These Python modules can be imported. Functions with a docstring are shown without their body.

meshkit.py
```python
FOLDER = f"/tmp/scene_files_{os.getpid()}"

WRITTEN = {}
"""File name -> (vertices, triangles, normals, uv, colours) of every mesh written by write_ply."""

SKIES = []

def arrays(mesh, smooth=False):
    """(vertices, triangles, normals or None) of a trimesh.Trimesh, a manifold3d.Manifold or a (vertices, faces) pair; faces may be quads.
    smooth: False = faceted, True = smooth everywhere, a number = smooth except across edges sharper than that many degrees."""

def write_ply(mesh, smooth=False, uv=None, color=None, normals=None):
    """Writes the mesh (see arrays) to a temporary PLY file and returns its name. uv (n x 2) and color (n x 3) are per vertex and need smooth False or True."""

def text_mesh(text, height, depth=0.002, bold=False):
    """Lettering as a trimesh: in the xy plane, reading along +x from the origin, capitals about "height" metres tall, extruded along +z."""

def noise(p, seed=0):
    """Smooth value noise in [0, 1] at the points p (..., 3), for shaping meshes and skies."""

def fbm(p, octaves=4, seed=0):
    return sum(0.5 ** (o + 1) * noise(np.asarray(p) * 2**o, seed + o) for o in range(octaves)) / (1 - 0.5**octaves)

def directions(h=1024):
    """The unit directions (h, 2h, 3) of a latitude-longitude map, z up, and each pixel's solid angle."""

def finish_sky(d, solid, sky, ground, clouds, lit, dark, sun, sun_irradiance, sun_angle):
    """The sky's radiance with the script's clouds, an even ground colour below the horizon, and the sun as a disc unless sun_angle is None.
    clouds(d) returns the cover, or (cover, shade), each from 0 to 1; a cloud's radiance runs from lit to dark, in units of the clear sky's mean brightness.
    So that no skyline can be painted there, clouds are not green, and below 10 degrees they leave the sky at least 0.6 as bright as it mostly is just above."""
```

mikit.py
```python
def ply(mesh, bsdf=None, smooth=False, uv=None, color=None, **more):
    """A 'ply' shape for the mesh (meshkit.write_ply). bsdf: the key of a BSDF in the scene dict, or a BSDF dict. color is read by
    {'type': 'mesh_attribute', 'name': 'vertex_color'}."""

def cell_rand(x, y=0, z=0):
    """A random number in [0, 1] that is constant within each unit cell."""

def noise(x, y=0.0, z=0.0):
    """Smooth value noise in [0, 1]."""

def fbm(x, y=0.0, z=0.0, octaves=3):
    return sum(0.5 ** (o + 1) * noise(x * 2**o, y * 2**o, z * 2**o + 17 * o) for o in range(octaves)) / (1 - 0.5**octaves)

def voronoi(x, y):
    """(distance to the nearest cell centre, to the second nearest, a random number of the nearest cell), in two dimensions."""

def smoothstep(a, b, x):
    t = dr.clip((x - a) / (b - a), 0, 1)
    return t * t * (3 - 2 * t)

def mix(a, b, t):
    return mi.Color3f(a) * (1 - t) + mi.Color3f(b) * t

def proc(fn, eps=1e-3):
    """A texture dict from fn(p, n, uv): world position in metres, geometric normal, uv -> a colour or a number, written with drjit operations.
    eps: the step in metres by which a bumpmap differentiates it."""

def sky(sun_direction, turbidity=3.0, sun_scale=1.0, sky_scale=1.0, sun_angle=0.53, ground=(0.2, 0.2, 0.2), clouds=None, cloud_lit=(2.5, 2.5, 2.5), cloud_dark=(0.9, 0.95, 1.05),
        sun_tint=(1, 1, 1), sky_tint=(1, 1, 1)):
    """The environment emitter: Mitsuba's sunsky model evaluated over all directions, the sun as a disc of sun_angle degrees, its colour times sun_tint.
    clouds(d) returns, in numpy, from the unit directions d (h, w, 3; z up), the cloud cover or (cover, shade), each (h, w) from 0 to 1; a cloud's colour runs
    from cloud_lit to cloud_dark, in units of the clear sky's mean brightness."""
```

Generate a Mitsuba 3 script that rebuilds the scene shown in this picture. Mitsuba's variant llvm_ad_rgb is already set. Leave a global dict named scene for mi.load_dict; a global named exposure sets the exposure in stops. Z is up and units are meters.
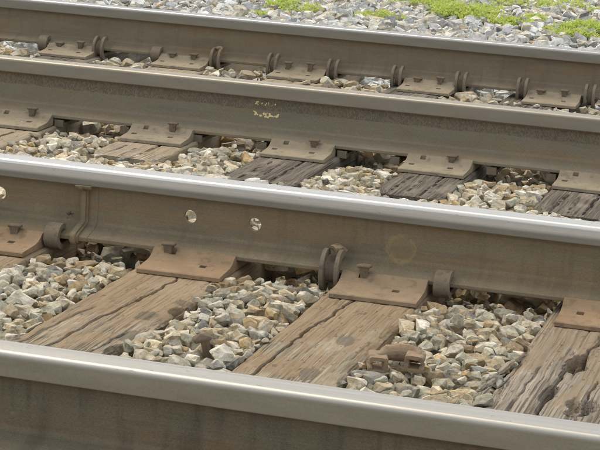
import math
import numpy as np
import drjit as dr
import mitsuba as mi
import trimesh
import manifold3d as m3
from scipy.spatial import HalfspaceIntersection, ConvexHull
from shapely.geometry import Polygon, box as sbox
import mikit
import meshkit

T = mi.ScalarTransform4f
scene, labels = {}, {}

# ------------------------------------------------------------------ camera, sky, exposure
CAM = np.array([0.0, -4.482, 1.108])
LOOK = np.array([-0.26246, 0.94078, -0.21459])
UP = np.array([-0.11506, 0.19029, 0.97496])
scene['camera'] = {'type': 'perspective', 'fov': 16.49, 'fov_axis': 'x', 'near_clip': 0.1, 'far_clip': 400.0,
                   'to_world': T().look_at(origin=CAM.tolist(), target=(CAM + LOOK).tolist(), up=UP.tolist())}
scene['sky'] = mikit.sky((-0.50, 0.30, 0.82), turbidity=4, sun_scale=0.50, sun_angle=38, clouds=lambda d: 1.0,
                         cloud_lit=(2.45, 2.5, 2.5), sun_tint=(1.0, 0.98, 0.93), ground=(0.25, 0.24, 0.2))
exposure = 1.66

# ------------------------------------------------------------------ layout (metres; x along the rails, y away, z up from the rail foot)
YD, YC, YB, YA = -1.489, 0.0, 1.525, 3.057
RAILS = {'D': YD, 'C': YC, 'B': YB, 'A': YA}
PLATES = {'C': [-2.403, -1.951, -1.477, -1.025, -0.520, -0.06], 'B': [-3.03, -2.578, -2.112, -1.660, -1.234, -0.777, -0.33],
          'A': [-3.50, -3.042, -2.577, -2.112, -1.611, -1.148, -0.69]}
PLATES['D'] = PLATES['C']
TIE_TOP = -0.0245
noise3, fbm3 = mikit.noise, mikit.fbm
sm = mikit.smoothstep
mix = mikit.mix


def key_for(name):
    if name not in labels and name not in scene:
        return name
    i = 1
    while f'{name}_{i:03d}' in labels or f'{name}_{i:03d}' in scene:
        i += 1
    return f'{name}_{i:03d}'


def thing(name, label, cat, group=None, kind=None):
    k = key_for(name)
    labels[k] = {'label': label, 'category': cat}
    if group:
        labels[k]['group'] = group
    if kind:
        labels[k]['kind'] = kind
    return k


def part(holder, name, mesh, bsdf, smooth=False, uv=None, label=None, kind=None):
    k = f'{holder}__{name}'
    i = 0
    while k in scene:
        i += 1
        k = f'{holder}__{name}_{i:03d}'
    scene[k] = mikit.ply(mesh, bsdf, smooth=smooth, uv=uv)
    if label or kind:
        labels[k] = {}
        if label:
            labels[k]['label'] = label
        if kind:
            labels[k]['kind'] = kind
    return k


def whole(name, mesh, bsdf, label, cat, group=None, smooth=False, uv=None, kind=None):
    k = thing(name, label, cat, group, kind)
    scene[k] = mikit.ply(mesh, bsdf, smooth=smooth, uv=uv)
    return k


# ------------------------------------------------------------------ materials
def C(*v):
    return mi.Color3f(*v)


def bumped(name, inner, fn, eps=0.0008):
    scene[name] = {'type': 'twosided', 'b': {'type': 'bumpmap', 'arbitrary': mikit.proc(fn, eps), 'scale': 1.0, 'inner': inner}}


def principled(col, rough, metallic=0.0, spec=0.5, **more):
    d = {'type': 'principled', 'base_color': mikit.proc(col) if callable(col) else {'type': 'rgb', 'value': list(col)},
         'roughness': mikit.proc(rough) if callable(rough) else float(rough),
         'metallic': mikit.proc(metallic) if callable(metallic) else float(metallic), 'specular': spec}
    d.update(more)
    return d


def rail_web_color(Y, dark, light, style):
    def fn(p, n, uv):
        z = p.z
        streak = fbm3(p.x * 55, 3.0 + p.y * 4, z * 5, octaves=4)
        blotch = fbm3(p.x * 9, p.y * 9, z * 22, octaves=4)
        speck = noise3(p.x * 420, p.y * 420, z * 420)
        mill = noise3(p.x * 2.0, 1.0, z * 330)
        t = dr.clip(0.15 + 0.55 * blotch + 0.35 * (speck - 0.5) + 0.25 * (mill - 0.5), 0, 1)
        c = mix(dark, light, t)
        if style == 'streaks':
            c = mix(c, C(0.06, 0.053, 0.042), 0.42 * sm(0.42, 0.72, streak))
        if style == 'scale':      # flaking mill scale on the upper web, with its own ragged edge
            edge = 0.085 + 0.007 * (fbm3(p.x * 14, 0, 5.0, octaves=4) - 0.5)
            sc = sm(-0.0016, 0.0016, z - edge + 0.0022 * (noise3(p.x * 300, 1.0, z * 120) - 0.5))
            gr = noise3(p.x * 300, z * 210, 2.0)
            c = mix(c, mix(C(0.12, 0.105, 0.084), C(0.19, 0.165, 0.128), sm(0.2, 0.8, gr)), sc * 0.8)
            c = mix(c, C(0.20, 0.19, 0.15), (1 - sc) * sm(0.040, 0.052, z) * 0.55)
        if style == 'plain' and Y == YC:      # ochre ring of old chalk and the dust run below it
            rr = dr.sqrt(dr.square(p.x + 1.007) + dr.square((z - 0.060) * 1.08))
            jag = 0.010 * (fbm3(p.x * 90, 2.0, z * 90, octaves=3) - 0.5)
            c = mix(c, C(0.34, 0.27, 0.13), 0.55 * sm(0.008, 0.002, dr.abs(rr + jag - 0.031)) * sm(0.25, 0.6, noise3(p.x * 120, z * 120, 3.0)))
            c = mix(c, C(0.29, 0.235, 0.135), 0.35 * sm(0.034, 0.026, rr + jag))
        if style in ('plain', 'near'):
            c = mix(c, C(0.10, 0.088, 0.066), 0.22 * sm(0.52, 0.75, streak))
        bleed = fbm3(p.x * 3.2, p.y * 3, z * 26 + 4, octaves=5)
        c = mix(c, c * C(1.08, 0.88, 0.68), 0.5 * sm(0.48, 0.66, bleed))
        c = mix(c, c * C(0.78, 0.80, 0.80), 0.5 * sm(0.54, 0.70, fbm3(p.x * 6 + 9, p.y * 3, z * 34, octaves=5)))
        grit = noise3(p.x * 700, p.y * 700, z * 700)
        c = c * (0.80 + 0.40 * grit)
        # splashes of pale dust
        d = noise3(p.x * 70, p.y * 70, z * 70) * noise3(p.x * 19, p.y * 19, z * 19 + 4)
        c = mix(c, C(0.32, 0.275, 0.20), 0.22 * sm(0.54, 0.70, d))
        rustp = fbm3(p.x * 17, p.y * 17 + 3, z * 17, octaves=3)
        c = mix(c, C(0.20, 0.135, 0.08), 0.16 * sm(0.54, 0.72, rustp))
        return c
    return fn


def rust_bump(a=0.0005):
    def fn(p, n, uv):
        return a * (fbm3(p.x * 240, p.y * 240, p.z * 240, octaves=3) + 0.8 * noise3(p.x * 60, p.y * 60, p.z * 60))
    return fn


def make_head(name, Y, side, side2, top_lo, top_hi, rough_top, band):
    # band = (y of the near limit of the polished band relative to the rail centre, z of that limit)
    def wear(p):
        j = 0.0016 * (fbm3(p.x * 3, p.y * 20, 1.0, octaves=3) - 0.5)
        return sm(-0.006, 0.006, (p.z - band) + j)

    def col(p, n, uv):
        w = wear(p)
        g = noise3(p.x * 3, p.y * 700, p.z * 900)
        sp = noise3(p.x * 380, p.y * 380, p.z * 380)
        bl = fbm3(p.x * 12, p.y * 30, p.z * 60, octaves=4)
        s = mix(side, side2, dr.clip(0.2 + 0.7 * bl + 0.3 * (sp - 0.5), 0, 1))
        t = mix(top_lo, top_hi, dr.clip(0.5 * g + 0.6 * fbm3(p.x * 2.5, p.y * 130, 3.0), 0, 1))
        nick = noise3(p.x * 160, p.y * 500, p.z * 500) * noise3(p.x * 33, p.y * 90, p.z * 90)
        t = mix(t, C(0.20, 0.17, 0.13), 0.5 * sm(0.66, 0.78, nick))
        return mix(s, t, w)

    def rough(p, n, uv):
        w = wear(p)
        return 0.55 * (1 - w) + w * (rough_top + 0.12 * (noise3(p.x * 4, p.y * 500, p.z * 500) - 0.5))

    def metal(p, n, uv):
        return wear(p) * 0.9 + 0.05
    scene[name] = {'type': 'twosided', 'b': principled(col, rough, metal)}


bumped('rail_web_near', principled(rail_web_color(YD, C(0.12, 0.104, 0.074), C(0.19, 0.165, 0.118), 'streaks'), 0.8), rust_bump())
bumped('rail_web_polished', principled(rail_web_color(YC, C(0.178, 0.150, 0.103), C(0.255, 0.217, 0.150), 'plain'), 0.72), rust_bump(0.0003))
bumped('rail_web_scaled', principled(rail_web_color(YB, C(0.19, 0.168, 0.125), C(0.265, 0.234, 0.176), 'scale'), 0.75), rust_bump())
bumped('rail_web_far', principled(rail_web_color(YA, C(0.178, 0.153, 0.110), C(0.25, 0.214, 0.154), 'plain'), 0.75), rust_bump(0.0003))
make_head('rail_head_near', YD, C(0.18, 0.163, 0.125), C(0.28, 0.255, 0.20), C(0.42, 0.42, 0.41), C(0.58, 0.58, 0.57), 0.50, 0.1610)
make_head('rail_head_polished', YC, C(0.15, 0.14, 0.12), C(0.24, 0.225, 0.20), C(0.58, 0.58, 0.58), C(0.80, 0.80, 0.79), 0.33, 0.1430)
make_head('rail_head_scaled', YB, C(0.17, 0.155, 0.125), C(0.265, 0.24, 0.195), C(0.36, 0.335, 0.285), C(0.50, 0.47, 0.41), 0.42, 0.1640)
make_head('rail_head_far', YA, C(0.16, 0.15, 0.125), C(0.25, 0.235, 0.20), C(0.40, 0.405, 0.41), C(0.56, 0.565, 0.57), 0.34, 0.1590)


def rust_color(a, b, c3):
    def fn(p, n, uv):
        bl = fbm3(p.x * 26 + uv.x * 9, p.y * 26, p.z * 26, octaves=4)
        sp = noise3(p.x * 330, p.y * 330, p.z * 330)
        c = mix(a, b, dr.clip(bl * 1.3 - 0.15 + 0.35 * (sp - 0.5), 0, 1))
        d = fbm3(p.x * 60 + 7, p.y * 60, p.z * 60, octaves=3)
        c = mix(c, c3, 0.55 * sm(0.55, 0.72, d))
        return c
    return fn


bumped('plate_orange', principled(rust_color(C(0.215, 0.15, 0.095), C(0.31, 0.222, 0.143), C(0.155, 0.112, 0.077)), 0.85), rust_bump(0.0005))
bumped('plate_tan', principled(rust_color(C(0.205, 0.153, 0.102), C(0.295, 0.226, 0.153), C(0.15, 0.113, 0.08)), 0.85), rust_bump(0.0005))
bumped('plate_grey', principled(rust_color(C(0.215, 0.183, 0.135), C(0.30, 0.26, 0.195), C(0.155, 0.13, 0.097)), 0.85), rust_bump(0.0005))
bumped('spike_rust', principled(rust_color(C(0.10, 0.078, 0.056), C(0.19, 0.15, 0.108), C(0.075, 0.058, 0.042)), 0.8), rust_bump(0.0005))
bumped('anchor_rust', principled(rust_color(C(0.14, 0.118, 0.088), C(0.23, 0.193, 0.145), C(0.10, 0.082, 0.06)), 0.8), rust_bump(0.0004))
bumped('loose_rust', principled(rust_color(C(0.22, 0.16, 0.11), C(0.33, 0.25, 0.175), C(0.14, 0.10, 0.07)), 0.85), rust_bump(0.0007))


def stone_color(far):
    # uv.x says which kind of stone, uv.y how light it is
    pal = [C(0.49, 0.465, 0.395), C(0.41, 0.405, 0.335), C(0.49, 0.43, 0.32), C(0.50, 0.385, 0.23), C(0.65, 0.635, 0.57), C(0.25, 0.25, 0.235), C(0.30, 0.235, 0.155), C(0.59, 0.615, 0.635)]

    def fn(p, n, uv):
        k = uv.x * 8
        c = C(0)
        for i, q in enumerate(pal):
            c = dr.select((k >= i) & (k < i + 1), q, c)
        f = 1.0 if not far else 0.6
        m1 = fbm3(p.x * 55 * f, p.y * 55 * f, p.z * 55 * f + uv.y * 31, octaves=4)
        sp = noise3(p.x * 420 * f, p.y * 420 * f, p.z * 420 * f)
        m2 = fbm3(p.x * 28 + 9, p.y * 28, p.z * 28 + uv.y * 17, octaves=3)
        c = c * (0.70 + 0.55 * uv.y) * (0.52 + 0.75 * m1 + 0.35 * (sp - 0.35))
        # rusty and limy patches on the faces
        c = mix(c, C(0.46, 0.37, 0.23), 0.5 * sm(0.54, 0.68, m2) * (0.1 if far else 1.0))
        c = mix(c, C(0.66, 0.63, 0.56), 0.6 * sm(0.56, 0.70, 1 - m2))
        m3_ = fbm3(p.x * 90 * f + 3, p.y * 90 * f, p.z * 90 * f + uv.y * 9, octaves=3)
        c = mix(c, c * (C(0.72, 0.73, 0.74) if far else C(0.70, 0.66, 0.56)), 0.7 * sm(0.52, 0.62, m3_))
        dark = noise3(p.x * 150 * f, p.y * 150 * f + 5, p.z * 150 * f)
        c = mix(c, c * 0.72, sm(0.70, 0.92, dark))
        return c
    return fn


def stone_bump(p, n, uv):
    return 0.0014 * fbm3(p.x * 120, p.y * 120, p.z * 120, octaves=3)


bumped('stone', principled(stone_color(False), 0.9, spec=0.3), stone_bump, 0.0008)
bumped('stone_far', principled(stone_color(True), 0.9, spec=0.3), lambda p, n, uv: 0.002 * fbm3(p.x * 90, p.y * 90, p.z * 90, octaves=3), 0.001)


def ground_color(p, n, uv):
    v1, v2, r = mikit.voronoi(p.x * 21, p.y * 21)
    c = mix(C(0.20, 0.185, 0.15), C(0.44, 0.42, 0.37), r * 0.8 + 0.2 * noise3(p.x * 150, p.y * 150))
    return c


bumped('ground_gravel', principled(ground_color, 0.95, spec=0.2), lambda p, n, uv: 0.012 * sm(0.0, 0.3, mikit.voronoi(p.x * 21, p.y * 21)[1] - mikit.voronoi(p.x * 21, p.y * 21)[0]), 0.002)


def wood_color(tints, rust, rust_line, spots):
    lo, hi, pale = tints

    def fn(p, n, uv):
        wob = 0.004 * (fbm3(p.x * 6, p.y * 5, 0.5) - 0.5)
        x = p.x + wob * 3
        g1 = fbm3(x * 230, p.y * 5, p.z * 230, octaves=3)
        g2 = fbm3(x * 60, p.y * 2.2 + 3, p.z * 60, octaves=3)
        c = mix(lo, hi, dr.clip(0.9 * g2 + 0.9 * g1 - 0.42, 0, 1))
        g3 = noise3(x * 330, p.y * 6 + 1, p.z * 330)
        c = mix(c, lo * 0.45, 0.75 * sm(0.58, 0.80, g3))
        g5 = dr.abs(fbm3(x * 85 + 3, p.y * 1.6, p.z * 85, octaves=3) - 0.5)
        c = mix(lo * 0.40, c, 0.30 + 0.70 * sm(0.004, 0.018, g5))
        g4 = noise3(x * 520, p.y * 16 + 1, p.z * 520)
        c = c * (0.62 + 0.76 * g4)
        bl = fbm3(p.x * 13, p.y * 7, p.z * 13 + 2, octaves=4)
        c = mix(c, pale, 0.6 * sm(0.52, 0.72, bl))
        if rust is not None:      # rust wash below the plates: blotches with grain, denser at the plate
            y0, y1 = rust_line
            th = (p.y - y0) / (y1 - y0)
            b2 = fbm3(p.x * 18, p.y * 8, 7.0, octaves=4) + 0.25 * (noise3(p.x * 190, p.y * 30) - 0.5)
            w = sm(-0.06, 0.10, th * 0.55 + b2 - 0.62)
            c = mix(c, c * 0.36 + mix(rust, rust * 0.55, g1) * 0.64, 0.85 * w)
        # short dark checks and pits in the weathered face
        pit = noise3(x * 300, p.y * 90 + 2, 1.0) * noise3(x * 80, p.y * 45, 4.0)
        c = mix(c, lo * 0.5, 0.6 * sm(0.58, 0.68, pit))
        for (sx, sy, rx, ry) in spots:   # oil stains
            d = dr.sqrt(dr.square((p.x - sx) / rx) + dr.square((p.y - sy) / ry)) + 1.3 * (fbm3(p.x * 60, p.y * 24, 2.0, octaves=4) - 0.5)
            c = mix(c, C(0.085, 0.08, 0.07), 0.62 * (1 - sm(0.70, 1.0, d)) * sm(0.15, 0.45, g1))
        return c
    return fn


def wood_bump(p, n, uv):
    return 0.0013 * fbm3(p.x * 400, p.y * 9, p.z * 400, octaves=3) + 0.0007 * noise3(p.x * 500, p.y * 160, p.z * 500)


SPOTS = [(-1.421, -0.536, .028, .035), (-1.398, -0.706, .026, .05), (-0.995, -0.515, .022, .045), (-0.994, -0.777, .024, .055), (-1.385, -0.40, .03, .03)]
bumped('wood_front', principled(wood_color((C(0.17, 0.145, 0.11), C(0.315, 0.27, 0.205), C(0.40, 0.355, 0.285)), C(0.33, 0.232, 0.14), (-0.85, -0.2), SPOTS), 0.9, spec=0.25), wood_bump)
bumped('wood_decayed', principled(wood_color((C(0.16, 0.14, 0.118), C(0.335, 0.30, 0.255), C(0.43, 0.395, 0.345)), C(0.31, 0.235, 0.155), (-0.60, -0.12), []), 0.9, spec=0.25), wood_bump)
bumped('wood_grey', principled(wood_color((C(0.08, 0.071, 0.060), C(0.185, 0.167, 0.143), C(0.27, 0.245, 0.21)), None, None, []), 0.9, spec=0.25), wood_bump)
bumped('wood_dusty', principled(wood_color((C(0.22, 0.19, 0.15), C(0.40, 0.35, 0.275), C(0.50, 0.46, 0.38)), C(0.38, 0.31, 0.22), (0.9, 1.5), []), 0.9, spec=0.25), wood_bump)
scene['paint_yellow'] = principled((0.78, 0.66, 0.36), 0.8)
scene['chalk_yellow'] = principled((0.36, 0.29, 0.16), 0.9)
scene['splash_dark'] = principled((0.06, 0.052, 0.042), 0.8)


def leaf_color(p, n, uv):
    c = mix(C(0.46, 0.60, 0.13), C(0.70, 0.78, 0.28), uv.x)
    return mix(c, C(0.66, 0.62, 0.30), 0.7 * sm(0.78, 0.95, uv.y))


scene['leaf'] = {'type': 'principledthin', 'base_color': mikit.proc(leaf_color), 'roughness': 0.6, 'diff_trans': 0.8, 'spec_trans': 0.0}

# ------------------------------------------------------------------ the setting: ground sheet
g = np.array([[-150, -150, -0.165], [150, -150, -0.165], [150, 250, -0.165], [-150, 250, -0.165]], float)
scene['ground'] = mikit.ply((g, np.array([[0, 1, 2, 3]])), 'ground_gravel')
labels['ground'] = {'label': 'gravel ground below the tracks reaching to the horizon', 'category': 'ground', 'kind': 'structure'}

# ------------------------------------------------------------------ rails
H = 0.1683


def rail_polygon():
    foot = Polygon([(-.0698, 0), (.0698, 0), (.0698, .0105), (.0105, .0285), (-.0105, .0285), (-.0698, .0105)])
    web = sbox(-.008, .01, .008, .15)
    head = Polygon([(-.0355, .1255), (-.009, .1195), (.009, .1195), (.0355, .1255), (.0335, H - .001), (.012, H), (-.012, H), (-.0335, H - .001)])
    r = 0.0095
    hd = head.buffer(-r, 12).buffer(r, 12)
    low = Polygon([(-.0358, .1262), (-.009, .1195), (.009, .1195), (.0358, .1262), (.0345, .152), (-.0345, .152)])
    low = low.buffer(-.002, 6).buffer(.002, 6)
    ft = foot.buffer(-.003, 6).buffer(.003, 6)
    p = ft.union(web).union(hd).union(low)
    return p.buffer(.013, 12).buffer(-.013, 12).simplify(.00012)


RP = rail_polygon()


def extrude_x(poly, x0, x1):
    """poly in (y, z), extruded along x."""
    m = trimesh.creation.extrude_polygon(poly, x1 - x0, engine='earcut')
    v = m.vertices.copy()
    m2 = trimesh.Trimesh(np.stack([v[:, 2] + x0, v[:, 0], v[:, 1]], -1), m.faces, process=False)
    m2.fix_normals()
    return m2


def to_man(m):
    m = trimesh.Trimesh(m.vertices, m.faces, process=True)
    return m3.Manifold(m3.Mesh(np.asarray(m.vertices, np.float32), np.asarray(m.faces, np.uint32)))


def from_man(m):
    q = m.to_mesh()
    return trimesh.Trimesh(q.vert_properties[:, :3].astype(float), q.tri_verts, process=False)


def moved(m, x=0, y=0, z=0):
    m = m.copy()
    m.apply_translation((x, y, z))
    return m


def cylinder_y(x, z, r, y0, y1, sides=40):
    m = trimesh.creation.cylinder(radius=r, height=y1 - y0, sections=sides)
    m.apply_transform(trimesh.transformations.rotation_matrix(math.pi / 2, [1, 0, 0]))
    return moved(m, x, (y0 + y1) / 2, z)


X0, X1 = -16.0, 14.0
ZF, ZH = 0.030, 0.1215
desc = {'D': ('dark streaked steel rail nearest to the viewer along the bottom edge', 'near'),
        'C': ('steel rail with a shiny head and round bolt holes through its web', 'polished'),
        'B': ('brown steel rail with yellow paint marks on its web, second from the back', 'scaled'),
        'A': ('rearmost steel rail with pairs of curved anchors beside its tie plates', 'far')}
rail_key = {}
for r in 'DCBA':
    k = thing('steel_rail', desc[r][0], 'rail', 'four parallel rails')
    rail_key[r] = k
    y = RAILS[r]
    hp = RP.intersection(sbox(-1, ZH, 1, 1))
    wp = RP.intersection(sbox(-1, ZF, 1, ZH))
    fp = RP.intersection(sbox(-1, -1, 1, ZF))
    part(k, 'head', moved(extrude_x(hp, X0, X1), y=y), 'rail_head_' + desc[r][1], smooth=32,
         label={'D': 'wide rail head, bright on top and dull tan on the side', 'C': 'mirror bright worn rail head', 'B': 'tan rail head with a faint sheen', 'A': 'grey worn rail head'}[r])
    web = extrude_x(wp, X0, X1)
    if r == 'C':
        wm = to_man(web)
        for hx, hz in ((-2.157, .0755), (-1.997, .0775), (-1.515, .0755), (-1.357, .0755)):
            wm = wm - to_man(cylinder_y(hx, hz, 0.0158, -.05, .05))
        web = from_man(wm)
    part(k, 'web', moved(web, y=y), 'rail_web_' + desc[r][1], smooth=32)
    part(k, 'foot', moved(extrude_x(fp, X0, X1), y=y), 'rail_web_' + desc[r][1], smooth=32)

# weld collar on the shiny rail
def collar(off, x0, x1):
    return to_man(extrude_x(RP.buffer(off, 6).intersection(sbox(-1, -.02, 1, .1262)), x0, x1))


rngw = np.random.default_rng(5)
wx = -1.765
col = collar(.0014, wx - .024, wx + .020) + collar(.0115, wx - .018, wx - .007) + collar(.0070, wx - .023, wx - .002) + (collar(.0090, wx - .026, wx + .012) ^ m3.Manifold.cube((.2, .4, .010)).translate((wx - .1, -.2, .1175)))
cut = from_man(col.refine_to_length(.006))
n_ = (meshkit.fbm(cut.vertices * 60, 3, 4) - .5) * .003
cut.vertices[:, 0] += n_ * (np.abs(cut.vertices[:, 1]) < .06)
part(rail_key['C'], 'weld', cut, 'rail_web_polished', smooth=40, label='upright weld ridge across the web of the shiny rail')


# marks on the webs
def web_y(z, Y):
    """near face of the rail at height z"""
    seg = RP.intersection(sbox(-1, z - 1e-5, 0, z + 1e-5))
    return Y + seg.bounds[0]


def blob_strip(pts, Y, w, rng, lift=.0007, thick=.0009):
    """a short brushed stroke lying on the web, from (x, z) points"""
    pts = np.array(pts, float)
    out = []
    for (ax, az), (bx, bz) in zip(pts[:-1], pts[1:]):
        n = max(2, int(np.hypot(bx - ax, bz - az) / .002))
        for t in np.linspace(0, 1, n, endpoint=False):
            x, z = ax + (bx - ax) * t, az + (bz - az) * t
            s = w * rng.uniform(.35, 1.15)
            if rng.random() < .18:
                continue
            m = trimesh.creation.cylinder(radius=s, height=thick, sections=7)
            m.apply_transform(trimesh.transformations.rotation_matrix(rng.uniform(0, 6), [0, 0, 1]))
            m.apply_transform(trimesh.transformations.rotation_matrix(math.pi / 2, [1, 0, 0]))
            out.append(moved(m, x + rng.uniform(-.0014, .0014), web_y(z, Y) - lift - rng.uniform(0, .0003), z + rng.uniform(-.0014, .0014)))
    return trimesh.util.concatenate(out) if out else trimesh.Trimesh()


rng = np.random.default_rng(11)
bx, bz = -1.838, 0.102
up = [[(0, .006), (.007, .008), (.009, .005), (.002, -.001), (.010, -.0005)], [(.022, .002), (.024, .002)], [(.033, .0), (.036, .006), (.040, .001), (.043, .006), (.045, .001)], [(.051, .0), (.053, .001)], [(.064, .003), (.065, .003)]]
part(rail_key['B'], 'paint_mark', trimesh.util.concatenate([blob_strip([(bx + a, bz + b) for a, b in s], YB, .0022, rng) for s in up]), 'paint_yellow', label='upper short yellow paint mark on the rail web')
bz2 = 0.068
lo_ = [[(-.004, .010), (.003, .006), (.001, .002), (.009, .002), (.014, -.002)], [(.018, -.002), (.026, .001), (.030, .007), (.036, .003), (.034, -.003), (.044, -.004), (.048, .002)], [(.032, .006), (.046, .008), (.050, .001), (.058, -.002)], [(.060, -.002), (.068, .000), (.076, .007)], [(.068, -.001), (.075, .001)]]
part(rail_key['B'], 'paint_mark', trimesh.util.concatenate([blob_strip([(bx + a, bz2 + b) for a, b in s], YB, .0033, rng) for s in lo_]), 'paint_yellow', label='lower wide yellow paint scrawl on the rail web')
ring = []
for a0 in np.arange(-0.6, 3.9, 0.18):
    if rng.random() < .72:
        ring.append(blob_strip([(-1.007 + .033 * math.cos(a), .060 + .030 * math.sin(a)) for a in (a0, a0 + .14)], YC, .0011, rng, .0004, .0005))
part(rail_key['C'], 'chalk_ring', trimesh.util.concatenate(ring), 'chalk_yellow', label='faint yellow chalk ring on the web of the shiny rail')
spl = []
for a in np.arange(0, 6.2, .7):
    l = rng.uniform(.006, .016)
    spl.append(blob_strip([(-1.815, .048), (-1.815 + l * math.cos(a), .048 + l * .8 * math.sin(a))], YC, .0014, rng, .0004, .0005))
part(rail_key['C'], 'dark_splash', trimesh.util.concatenate(spl), 'splash_dark', label='small dark star shaped splash beside the weld')

# ------------------------------------------------------------------ tie plates, with real spike holes
PW = 0.197


def plate_mesh(holes):
    half = [(0, -.0235), (.1975, -.0235), (.1990, -.0220), (.1978, -.0145), (.1945, -.0125), (.125, -.0085), (.108, -.0050), (.096, .0010), (.087, .0070), (.080, .0105), (.0712, .0118), (.0704, -.0018), (0, -.0018)]
    poly = Polygon(half + [(-a, b) for a, b in reversed(half[1:-1])])
    m = to_man(extrude_x(poly, -PW / 2, PW / 2))
    # clipped corners
    for sx in (-1, 1):
        for sy in (-1, 1):
            b = trimesh.creation.box((.03, .03, .2))
            b.apply_transform(trimesh.transformations.rotation_matrix(math.pi / 4, [0, 0, 1]))
            m = m - to_man(moved(b, sx * (PW / 2 + .012), sy * (.199 + .012)))
    for hx, hy in holes:
        m = m - to_man(moved(trimesh.creation.box((.0165, .0165, .2)), hx, hy, 0)) - to_man(moved(trimesh.creation.box((.0165, .0165, .2)), -hx, -hy, 0))
    return from_man(m)


PM_SETS = {'left': [(-.050, -.085), (.037, -.130)], 'right': [(.030, -.085), (.039, -.127)], 'bare': [(-.055, -.121)], 'full': [(-.050, -.087), (.037, -.087), (-.074, -.130), (.043, -.130)]}
PMS = {k: plate_mesh(v) for k, v in PM_SETS.items()}
ORD = ['first', 'second', 'third', 'fourth', 'fifth', 'sixth', 'seventh']
row_name = {'D': 'the nearest rail', 'C': 'the shiny rail', 'B': 'the yellow marked rail', 'A': 'the rearmost rail'}
SEEN = {'C': (1, 2, 3, 4), 'B': (1, 2, 3, 4, 5), 'A': (1, 2, 3, 4, 5), 'D': (0, 1, 2, 3, 4, 5)}
place_name = {'C': {1: 'at the left edge', 2: 'left of centre', 3: 'beside the twin fins', 4: 'on the decayed tie'},
              'B': {1: 'at the left edge', 2: 'second from left', 3: 'below the marks', 4: 'second from right', 5: 'at the right edge'},
              'A': {1: 'leftmost', 2: 'second from left', 3: 'middle one', 4: 'second from right', 5: 'rightmost'}}
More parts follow.
